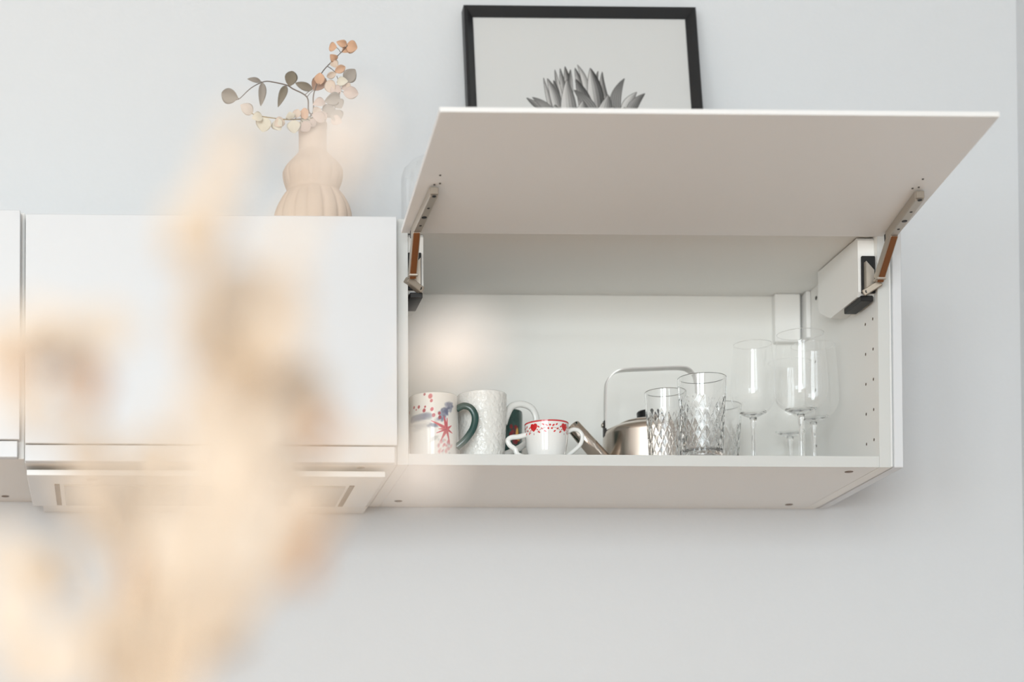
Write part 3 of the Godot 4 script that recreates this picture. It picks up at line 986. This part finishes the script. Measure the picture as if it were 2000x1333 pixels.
func build_glasses() -> void:
	stand(tumbler(0.0258, 0.0329, 0.1280), "tumbler", "smaller cut glass tumbler right in front of the black kettle knob", "tumbler", "cut glass tumblers", Vector3(0.4615, SHELF, 0.265), 0.3)
	var big := tumbler(0.0325, 0.0393, 0.1360)
	stand(big, "tumbler", "larger cut glass tumbler standing at the front, overlapping the smaller one", "tumbler", "cut glass tumblers", Vector3(0.5058, SHELF, 0.330), 0.1)
	stand(big.duplicate(), "tumbler", "cut glass tumbler at the back, mostly hidden behind the larger one", "tumbler", "cut glass tumblers", Vector3(0.5895, SHELF, 0.135), 0.8)
	var g := wine_glass(0.0380, 0.0315, 0.1003, 0.145, 0.2260)
	stand(g, "wine_glass", "narrow wine glass standing nearest to the tumblers", "wine glass", "wine glasses", Vector3(0.6300, SHELF, 0.200))
	var w := wine_glass(0.0438, 0.0375, 0.0885, 0.128, 0.2225)
	stand(w, "wine_glass", "wide wine glass standing in front of the other wine glasses", "wine glass", "wine glasses", Vector3(0.6850, SHELF, 0.280))
	var w2 := wine_glass(0.0425, 0.0360, 0.0955, 0.137, 0.2270)
	stand(w2, "wine_glass", "wide wine glass close to the drilled cabinet side", "wine glass", "wine glasses", Vector3(0.7365, SHELF, 0.190))
	stand(w2.duplicate(), "wine_glass", "wine glass in the far back corner with its bowl lowest in view", "wine glass", "wine glasses", Vector3(0.7335, SHELF, 0.075))

# ==================================================================== vase and eucalyptus
func build_vase() -> void:
	var v := thing("vase", "beige ribbed clay vase with two bulging lobes on the closed cabinet", "vase", Vector3(-0.1190, YT + 0.0005, 0.200))
	var rib := func(r: float, y: float, th: float) -> float:
		var k := 15.0
		var lobe := absf(cos(th * k / 2.0))
		var low := smoothstep(0.004, 0.03, y) * (1.0 - smoothstep(0.088, 0.101, y))
		var high := smoothstep(0.105, 0.118, y) * (1.0 - smoothstep(0.155, 0.172, y))
		return r * (1.0 - 0.065 * low * pow(1.0 - lobe, 1.6) - 0.03 * high * pow(1.0 - lobe, 1.6)) if r > 0.0335 else r
	var prof := [Vector2(0, 0), Vector2(0.040, 0), Vector2(0.047, 0.004)]
	for i in range(1, 17):
		var t := float(i) / 16.0
		prof.append(Vector2(0.0425 + 0.0245 * pow(sin(lerpf(0.25, PI - 0.04, t)), 0.8), 0.004 + 0.097 * t))
	for i in range(1, 15):
		var t := float(i) / 14.0
		prof.append(Vector2((lerpf(0.0400, 0.0235, smoothstep(0.45, 1.0, t)) + 0.0115 * pow(sin(lerpf(0.12, PI - 0.02, t)), 0.8)), 0.101 + 0.068 * t))
	prof.append_array([Vector2(0.0236, 0.173), Vector2(0.0237, 0.195), Vector2(0.0242, 0.208), Vector2(0.0248, 0.216), Vector2(0.0240, 0.218), Vector2(0.0222, 0.217), Vector2(0.0212, 0.205), Vector2(0.0208, 0.172), Vector2(0.030, 0.14), Vector2(0.032, 0.10), Vector2(0.032, 0.02), Vector2(0, 0.018)])
	var st := surf()
	lathe(st, prof, 150, false, 1, rib)
	put("body", st, M.clay, v)
	build_branches()

func leaf(a: Vector3, b: Vector3, w: float, cup: float) -> SurfaceTool:
	var d := b - a
	var l := d.length()
	var x := d / l
	var face := Vector3(-0.12 + rng.randf_range(-0.35, 0.35), -0.25 + rng.randf_range(-0.4, 0.4), 1.0)
	var y := (face.cross(x)).normalized()
	var z := x.cross(y)
	var rows_f := []
	var rows_b := []
	var n := 9
	var m := 6
	for i in n + 1:
		var t := float(i) / n
		var hw := w * 0.5 * pow(sin(PI * pow(lerpf(0.02, 0.985, t), 0.85)), 0.75)
		var rf := []
		var rb := []
		for j in m + 1:
			var s := lerpf(-1.0, 1.0, float(j) / m)
			var c := a + x * l * t + y * hw * s + z * (cup * hw * s * s + 0.12 * l * sin(PI * t) - 0.0006 * (1.0 - absf(s)) * 1.0)
			var th := 0.00035 * (1.0 - s * s)
			rf.append(c + z * th)
			rb.append(c - z * th)
		rows_f.append(rf)
		rb.reverse()
		rows_b.append(rb)
	var st := surf()
	# rows run along x, columns along y; outside is +z when right = y and up = x is flipped, so reverse the columns
	for r in rows_f:
		r.reverse()
	for r in rows_b:
		r.reverse()
	grid(st, rows_f, false, 1)
	grid(st, rows_b, false, 1)
	return st

func build_branches() -> void:
	var BRANCHES = [
		["dried eucalyptus branch with grey green leaves arching left over the cabinet",
			[Vector3(-0.012, -0.016, 0.000), Vector3(-0.019, 0.012, -0.000), Vector3(-0.022, 0.037, 0.000), Vector3(-0.046, 0.051, 0.000), Vector3(-0.056, 0.057, 0.000), Vector3(-0.078, 0.062, 0.000), Vector3(-0.095, 0.063, 0.000), Vector3(-0.117, 0.052, 0.000), Vector3(-0.136, 0.034, 0.000), Vector3(-0.143, 0.031, 0.000)],
			[["g", -0.140, 0.034, 0.000, -0.167, 0.046, -0.009, 0.026, 0.500], ["g", -0.101, 0.063, 0.000, -0.124, 0.065, 0.006, 0.009, 0.300], ["g", -0.098, 0.061, 0.000, -0.101, 0.021, 0.000, 0.014, 0.400],
			["o", -0.052, 0.056, 0.000, -0.046, 0.084, -0.006, 0.022, 0.250], ["o", -0.058, 0.056, 0.000, -0.072, 0.016, 0.009, 0.014, 0.400], ["o", -0.013, 0.050, 0.000, -0.042, 0.060, 0.003, 0.014, 0.300],
			["r", -0.011, 0.049, 0.000, 0.010, 0.071, -0.003, 0.026, 0.300]]],
		["dried eucalyptus branch with orange leaves rising to the highest tip above the vase",
			[Vector3(-0.003, -0.016, 0.000), Vector3(-0.012, 0.009, 0.007), Vector3(-0.013, 0.029, 0.015), Vector3(-0.010, 0.044, 0.015), Vector3(0.001, 0.072, 0.015), Vector3(0.018, 0.092, 0.015), Vector3(0.034, 0.108, 0.015), Vector3(0.046, 0.121, 0.015)],
			[["a", 0.027, 0.117, 0.015, 0.015, 0.120, 0.006, 0.016, 0.400], ["a", 0.044, 0.122, 0.015, 0.026, 0.124, 0.021, 0.013, 0.400], ["a", 0.044, 0.121, 0.015, 0.062, 0.116, 0.015, 0.022, 0.300],
			["a", 0.036, 0.109, 0.015, 0.049, 0.113, 0.009, 0.014, 0.400], ["a", 0.027, 0.096, 0.015, 0.015, 0.101, 0.024, 0.014, 0.300], ["c", 0.018, 0.092, 0.015, 0.028, 0.081, 0.018, 0.015, 0.300],
			["a", 0.024, 0.075, 0.015, 0.042, 0.085, 0.012, 0.014, 0.400], ["c", 0.026, 0.073, 0.015, 0.011, 0.070, 0.006, 0.012, 0.400], ["a", -0.002, 0.053, 0.015, -0.002, 0.071, 0.021, 0.019, 0.300]]],
		["dried eucalyptus sprig of cream, peach and grey leaves leaning right from the vase",
			[Vector3(0.008, -0.016, 0.000), Vector3(0.019, 0.014, 0.018), Vector3(0.028, 0.028, 0.035), Vector3(0.030, 0.042, 0.035), Vector3(0.025, 0.060, 0.035)],
			[["c", 0.019, 0.031, 0.035, 0.011, 0.056, 0.026, 0.020, 0.300], ["k", 0.025, 0.049, 0.035, 0.043, 0.049, 0.041, 0.016, 0.300], ["p", 0.030, 0.028, 0.035, 0.016, 0.042, 0.035, 0.020, 0.300],
			["p", 0.036, 0.032, 0.035, 0.062, 0.032, 0.029, 0.021, 0.300], ["g", 0.039, 0.051, 0.035, 0.055, 0.068, 0.044, 0.024, 0.200], ["g", 0.030, 0.025, 0.035, 0.004, 0.015, 0.038, 0.022, 0.400],
			["p", 0.033, 0.038, 0.035, 0.048, 0.045, 0.032, 0.013, 0.300], ["g", 0.019, 0.008, 0.035, 0.004, -0.006, 0.026, 0.025, 0.200], ["p", 0.005, 0.015, 0.035, -0.016, 0.008, 0.041, 0.017, 0.400],
			["g", 0.025, 0.019, 0.035, 0.033, 0.005, 0.035, 0.019, 0.300], ["p", 0.008, -0.005, 0.035, -0.008, -0.012, 0.029, 0.019, 0.300], ["p", 0.005, -0.016, 0.035, -0.018, -0.010, 0.044, 0.019, 0.300],
			["g", 0.022, 0.002, 0.035, 0.026, -0.021, 0.038, 0.024, 0.200], ["c", -0.002, 0.003, 0.035, -0.014, -0.007, 0.032, 0.019, 0.300], ["k", -0.021, -0.010, 0.035, -0.034, -0.020, 0.026, 0.019, 0.300],
			["p", 0.016, -0.013, 0.035, 0.033, -0.022, 0.041, 0.017, 0.300], ["c", 0.039, 0.045, 0.035, 0.048, 0.038, 0.035, 0.015, 0.300]]],
		["dried eucalyptus sprig of pale cream leaves hanging left of the vase mouth",
			[Vector3(-0.012, -0.020, 0.000), Vector3(-0.025, -0.010, 0.020), Vector3(-0.057, -0.017, 0.040), Vector3(-0.070, -0.016, 0.040), Vector3(-0.095, -0.013, 0.040), Vector3(-0.117, -0.008, 0.040), Vector3(-0.134, 0.004, 0.040)],
			[["k", -0.093, -0.014, 0.040, -0.100, -0.035, 0.031, 0.030, 0.300], ["k", -0.101, -0.013, 0.040, -0.119, -0.018, 0.046, 0.018, 0.300], ["k", -0.078, -0.017, 0.040, -0.070, -0.035, 0.040, 0.022, 0.300],
			["k", -0.048, -0.018, 0.040, -0.047, -0.038, 0.034, 0.024, 0.200], ["k", -0.053, -0.016, 0.040, -0.056, -0.007, 0.049, 0.017, 0.300], ["c", -0.044, -0.014, 0.040, -0.041, -0.000, 0.043, 0.015, 0.300],
			["a", -0.027, -0.016, 0.040, -0.031, 0.004, 0.037, 0.016, 0.300], ["p", -0.033, -0.021, 0.040, -0.022, -0.033, 0.031, 0.022, 0.300], ["f", -0.118, -0.007, 0.040, -0.138, 0.005, 0.046, 0.020, 0.300],
			["c", -0.064, -0.018, 0.040, -0.081, -0.028, 0.040, 0.018, 0.400], ["p", -0.021, -0.018, 0.040, -0.011, -0.025, 0.034, 0.017, 0.300]]],
	]
	var mouth := Vector3(-0.1067, 2.0772, 0.2)
	var foot := Vector3(-0.119, 1.872, 0.2)
	for br in BRANCHES:
		var t := thing("eucalyptus_branch", br[0], "branch", mouth, "dried eucalyptus in the ribbed vase")
		var pts: Array = [foot - mouth + Vector3(rng.randf_range(-0.008, 0.008), 0, rng.randf_range(-0.008, 0.008)), Vector3(-0.0123 + rng.randf_range(-0.008, 0.008), -0.02, rng.randf_range(-0.008, 0.008))]
		for p in br[1].slice(1):
			pts.append(p)
		var st := surf()
		tube(st, smooth_path(pts, 5), 0.0014, 0.0006, 7)
		put("stem", st, M.twig_ochre if br[0].contains("pale cream") else M.twig, t)
		for l in br[2]:
			var a := Vector3(l[1], l[2], l[3])
			var b := Vector3(l[4], l[5], l[6])
			put("leaf", leaf(a, b, l[7], l[8]), M["leaf_" + l[0]], t)
			# leaf stalk back to the nearest point of the stem
			var best: Vector3 = pts[2]
			for q in smooth_path(pts, 5).slice(8):
				if q.distance_to(a) < best.distance_to(a):
					best = q
			if best.distance_to(a) > 0.0015:
				var sk := surf()
				tube(sk, [best, best.lerp(a, 0.5) + Vector3(0, 0.0008, 0.0006), a], 0.0006, 0.0005, 5)
				put("leaf_stalk", sk, M.twig, t)

# ==================================================================== dried flowers close to the lens
func pod_mesh(kind: String) -> ArrayMesh:
	var st := surf()
	if kind == "P" or kind == "F":
		# flat oval papery disc with a raised rim and three seed bumps
		lathe(st, [Vector2(0, -0.030), Vector2(0.30, -0.030), Vector2(0.42, -0.024), Vector2(0.48, -0.026), Vector2(0.50, 0.0), Vector2(0.48, 0.026), Vector2(0.42, 0.024), Vector2(0.30, 0.030), Vector2(0, 0.030)], 26)
		for p in [Vector3(0.12, 0, 0.10), Vector3(-0.13, 0, 0.03), Vector3(0.03, 0, -0.16)]:
			var rows := []
			for j in 7:
				var ph := lerpf(-PI / 2, PI / 2, j / 6.0)
				var row := []
				for i in 11:
					var th := TAU * (i % 10) / 10.0
					row.append(p + Vector3(sin(th) * cos(ph) * 0.07, sin(ph) * 0.045, cos(th) * cos(ph) * 0.07))
				rows.append(row)
			grid(st, rows, false, 2)
	else:
		# ovoid seed head, ribbed
		var prof := []
		for j in 13:
			var t := j / 12.0
			prof.append(Vector2(0.5 * pow(sin(PI * t), 0.75) * (0.85 + 0.2 * t), t - 0.5))
		lathe(st, prof, 30, false, 1, func(r: float, _y: float, th: float) -> float: return r * (1.0 + 0.06 * cos(th * 10.0)))
	st.generate_normals()
	return st.commit()

func build_bouquet() -> void:
	var STEMS = [
		["dried stem at the left picture edge, cream pods round one ochre seed head",
			[Vector3(0.011, 0.137, 0.020), Vector3(0.003, 0.189, 0.020), Vector3(-0.010, 0.219, 0.020), Vector3(-0.022, 0.246, 0.020), Vector3(-0.030, 0.267, 0.020)],
			[["O", -0.025, 0.260, 0.002, 0.014, 0.017, 10.000], ["P", -0.034, 0.263, 0.014, 0.023, 0.026, 20.000], ["P", -0.015, 0.237, 0.026, 0.017, 0.017, -10.000], ["P", -0.027, 0.238, 0.038, 0.017, 0.019, 0.000], ["P", -0.021, 0.273, 0.008, 0.023, 0.019, 10.000], ["O", -0.031, 0.252, 0.020, 0.011, 0.013, 0.000]]],
		["dried stem with two cream pods above one pinkish ochre head, second from the left edge",
			[Vector3(0.017, 0.142, -0.030), Vector3(0.011, 0.210, -0.030), Vector3(-0.003, 0.258, -0.030), Vector3(0.000, 0.283, -0.030)],
			[["P", -0.008, 0.288, -0.048, 0.026, 0.017, 10.000], ["O", -0.001, 0.262, -0.036, 0.016, 0.022, -8.000], ["P", 0.007, 0.281, -0.024, 0.020, 0.018, 30.000], ["P", -0.013, 0.270, -0.012, 0.018, 0.018, 0.000]]],
		["tall dried stem of pale cream pods reaching above the cabinet top beside the ribbed vase",
			[Vector3(0.022, 0.134, 0.050), Vector3(0.029, 0.195, 0.050), Vector3(0.038, 0.250, 0.050), Vector3(0.042, 0.297, 0.050), Vector3(0.051, 0.332, 0.050)],
			[["P", 0.040, 0.304, 0.032, 0.025, 0.027, 0.000], ["Q", 0.033, 0.293, 0.044, 0.011, 0.013, 0.000], ["P", 0.047, 0.315, 0.056, 0.018, 0.022, 15.000], ["P", 0.052, 0.326, 0.068, 0.013, 0.016, -10.000], ["P", 0.042, 0.280, 0.038, 0.016, 0.018, 0.000]]],
		["dense dried stem of cream pods covering the middle of the closed white cabinet door",
			[Vector3(0.028, 0.139, 0.000), Vector3(0.044, 0.194, 0.000), Vector3(0.058, 0.244, 0.000), Vector3(0.059, 0.291, 0.000)],
			[["P", 0.059, 0.292, -0.018, 0.029, 0.027, 0.000], ["P", 0.053, 0.265, -0.006, 0.031, 0.029, 10.000], ["Q", 0.064, 0.262, 0.006, 0.021, 0.019, 0.000], ["P", 0.071, 0.267, 0.018, 0.023, 0.023, -20.000], ["P", 0.048, 0.244, -0.012, 0.029, 0.029, 5.000], ["P", 0.075, 0.285, 0.000, 0.017, 0.023, 10.000], ["P", 0.039, 0.272, 0.012, 0.017, 0.021, 0.000]]],
		["dried stem with an ochre head near the lower right corner of the closed cabinet door",
			[Vector3(0.035, 0.141, -0.020), Vector3(0.061, 0.208, -0.020), Vector3(0.077, 0.248, -0.020), Vector3(0.085, 0.269, -0.020)],
			[["P", 0.085, 0.259, -0.038, 0.022, 0.026, 0.000], ["O", 0.090, 0.242, -0.026, 0.016, 0.016, 0.000], ["P", 0.068, 0.237, -0.014, 0.032, 0.032, 20.000], ["P", 0.052, 0.220, -0.002, 0.034, 0.032, 0.000], ["P", 0.080, 0.222, -0.032, 0.028, 0.028, 0.000], ["P", 0.065, 0.256, -0.020, 0.024, 0.024, 0.000]]],
		["drooping dried stem with the largest ochre seed heads below the cooker hood",
			[Vector3(0.039, 0.136, 0.030), Vector3(0.061, 0.165, 0.030), Vector3(0.080, 0.189, 0.030), Vector3(0.086, 0.206, 0.030)],
			[["O", 0.082, 0.196, 0.012, 0.018, 0.026, 5.000], ["O", 0.079, 0.179, 0.024, 0.012, 0.015, 0.000], ["P", 0.068, 0.198, 0.036, 0.022, 0.024, 0.000], ["P", 0.056, 0.184, 0.048, 0.022, 0.028, 10.000], ["P", 0.081, 0.209, 0.018, 0.017, 0.017, 0.000]]],
		["arching dried stem with single pale pods in front of the open cabinet",
			[Vector3(0.033, 0.130, 0.090), Vector3(0.048, 0.153, 0.090), Vector3(0.081, 0.188, 0.090), Vector3(0.104, 0.218, 0.090), Vector3(0.125, 0.246, 0.090)],
			[["F", 0.127, 0.249, 0.072, 0.033, 0.021, -25.000], ["F", 0.114, 0.205, 0.084, 0.021, 0.017, 0.000], ["P", 0.091, 0.206, 0.096, 0.014, 0.014, 0.000], ["F", 0.129, 0.233, 0.108, 0.010, 0.009, -30.000]]],
		["short dried stem topped by one elongated ochre head low on the left",
			[Vector3(0.020, 0.144, -0.050), Vector3(0.021, 0.165, -0.050), Vector3(0.022, 0.197, -0.050)],
			[["O", 0.020, 0.189, -0.068, 0.016, 0.039, 0.000], ["P", 0.030, 0.177, -0.056, 0.023, 0.029, 0.000]]],
		["dried stem in the lower left corner with cream pods under a dull ochre head",
			[Vector3(0.008, 0.140, -0.010), Vector3(-0.005, 0.166, -0.010), Vector3(-0.017, 0.188, -0.010)],
			[["Q", -0.017, 0.186, -0.028, 0.018, 0.020, 0.000], ["P", -0.030, 0.169, -0.016, 0.024, 0.033, 15.000], ["P", -0.022, 0.148, -0.004, 0.028, 0.028, 0.000], ["P", -0.007, 0.146, 0.008, 0.018, 0.028, 0.000], ["P", -0.035, 0.192, -0.022, 0.016, 0.024, 20.000]]],
		["slender dried stem with small faint pods crossing in front of the ribbed vase",
			[Vector3(0.029, 0.128, 0.110), Vector3(0.049, 0.201, 0.110), Vector3(0.066, 0.269, 0.110), Vector3(0.080, 0.298, 0.110), Vector3(0.090, 0.317, 0.110)],
			[["F", 0.090, 0.319, 0.092, 0.015, 0.022, -20.000], ["F", 0.081, 0.301, 0.104, 0.018, 0.022, -15.000], ["F", 0.072, 0.310, 0.116, 0.008, 0.012, 10.000], ["P", 0.064, 0.267, 0.128, 0.013, 0.015, 0.000]]],
		["broad dried stem filling the lower left with cream pods below the hood",
			[Vector3(0.015, 0.142, -0.030), Vector3(0.023, 0.179, -0.030), Vector3(0.025, 0.230, -0.030), Vector3(0.027, 0.254, -0.030)],
			[["P", 0.013, 0.211, -0.048, 0.026, 0.034, 10.000], ["P", 0.025, 0.231, -0.036, 0.026, 0.028, 0.000], ["P", 0.035, 0.196, -0.024, 0.032, 0.038, 0.000], ["P", 0.048, 0.171, -0.012, 0.032, 0.034, 0.000], ["P", 0.031, 0.162, -0.042, 0.034, 0.038, 10.000], ["P", 0.008, 0.159, -0.030, 0.028, 0.034, 0.000], ["P", -0.001, 0.215, -0.018, 0.016, 0.024, 20.000], ["P", 0.000, 0.240, -0.048, 0.018, 0.022, 0.000], ["P", 0.054, 0.158, -0.036, 0.016, 0.018, 0.000]]],
	]
	var at := Vector3(-0.47, 0.70, 2.93)
	var v := thing("floor_vase", "tall plain floor vase holding the dried flowers nearest to the viewer", "vase", Vector3(at.x, 0, at.z))
	var st := surf()
	lathe(st, [Vector2(0, 0), Vector2(0.085, 0), Vector2(0.095, 0.008), Vector2(0.115, 0.22), Vector2(0.105, 0.45), Vector2(0.075, 0.60), Vector2(0.062, 0.66), Vector2(0.066, 0.698), Vector2(0.063, 0.70), Vector2(0.059, 0.696), Vector2(0.056, 0.66), Vector2(0.068, 0.60), Vector2(0.098, 0.45), Vector2(0.107, 0.22), Vector2(0.085, 0.02), Vector2(0, 0.015)], 56)
	put("body", st, M.floor_vase, v)
	var meshes := {"P": pod_mesh("P"), "F": pod_mesh("F"), "O": pod_mesh("O"), "Q": pod_mesh("O")}
	for s in STEMS:
		var t := thing("dried_flower", s[0], "dried flower", at, "dried flowers in front of the lens")
		var top: Array = s[1]
		var pts: Array = [Vector3(rng.randf_range(-0.03, 0.03), -0.62, rng.randf_range(-0.03, 0.03)), Vector3(clampf(top[0].x * 0.5, -0.04, 0.04), -0.01, clampf(top[0].z * 0.5, -0.04, 0.04))]
		for p in top:
			pts.append(p)
		var path := smooth_path(pts, 6)
		var sst := surf()
		tube(sst, path, 0.0022, 0.0010, 8)
		put("stem", sst, M.dry_stem, t)
		for h in s[2]:
			var kind: String = h[0]
			var c := Vector3(h[1], h[2], h[3])
			var o := MeshInstance3D.new()
			o.name = numbered("seed_pod" if kind in ["P", "F"] else "seed_head", t)
			o.mesh = meshes[kind]
			o.material_override = M["pod_" + kind]
			t.add_child(o, true)
			var tilt := Basis(Vector3(0, 0, 1), -deg_to_rad(h[6]))
			if kind in ["P", "F"]:
				# the disc lies in its local xz plane; stand it up facing the room, turned a little
				var turn := Basis(Vector3(0, 1, 0), rng.randf_range(-0.45, 0.45)) * Basis(Vector3(1, 0, 0), PI / 2 + rng.randf_range(-0.3, 0.3))
				o.transform = Transform3D(tilt * turn * Basis.from_scale(Vector3(h[4], 0.03, h[5])), c)
			else:
				o.transform = Transform3D(tilt * Basis.from_scale(Vector3(h[4], h[5], h[4])), c)
			# stalk to the stem, from a point a little lower on it
			var best: Vector3 = path[0]
			for q in path:
				if q.distance_to(c - Vector3(0, h[5] * 0.8, 0)) < best.distance_to(c - Vector3(0, h[5] * 0.8, 0)):
					best = q
			var sk := surf()
			tube(sk, smooth_path([best, best.lerp(c, 0.55) + Vector3(0, -0.002, 0), c], 4), 0.0008, 0.0006, 6)
			put("stalk", sk, M.dry_stem, t)
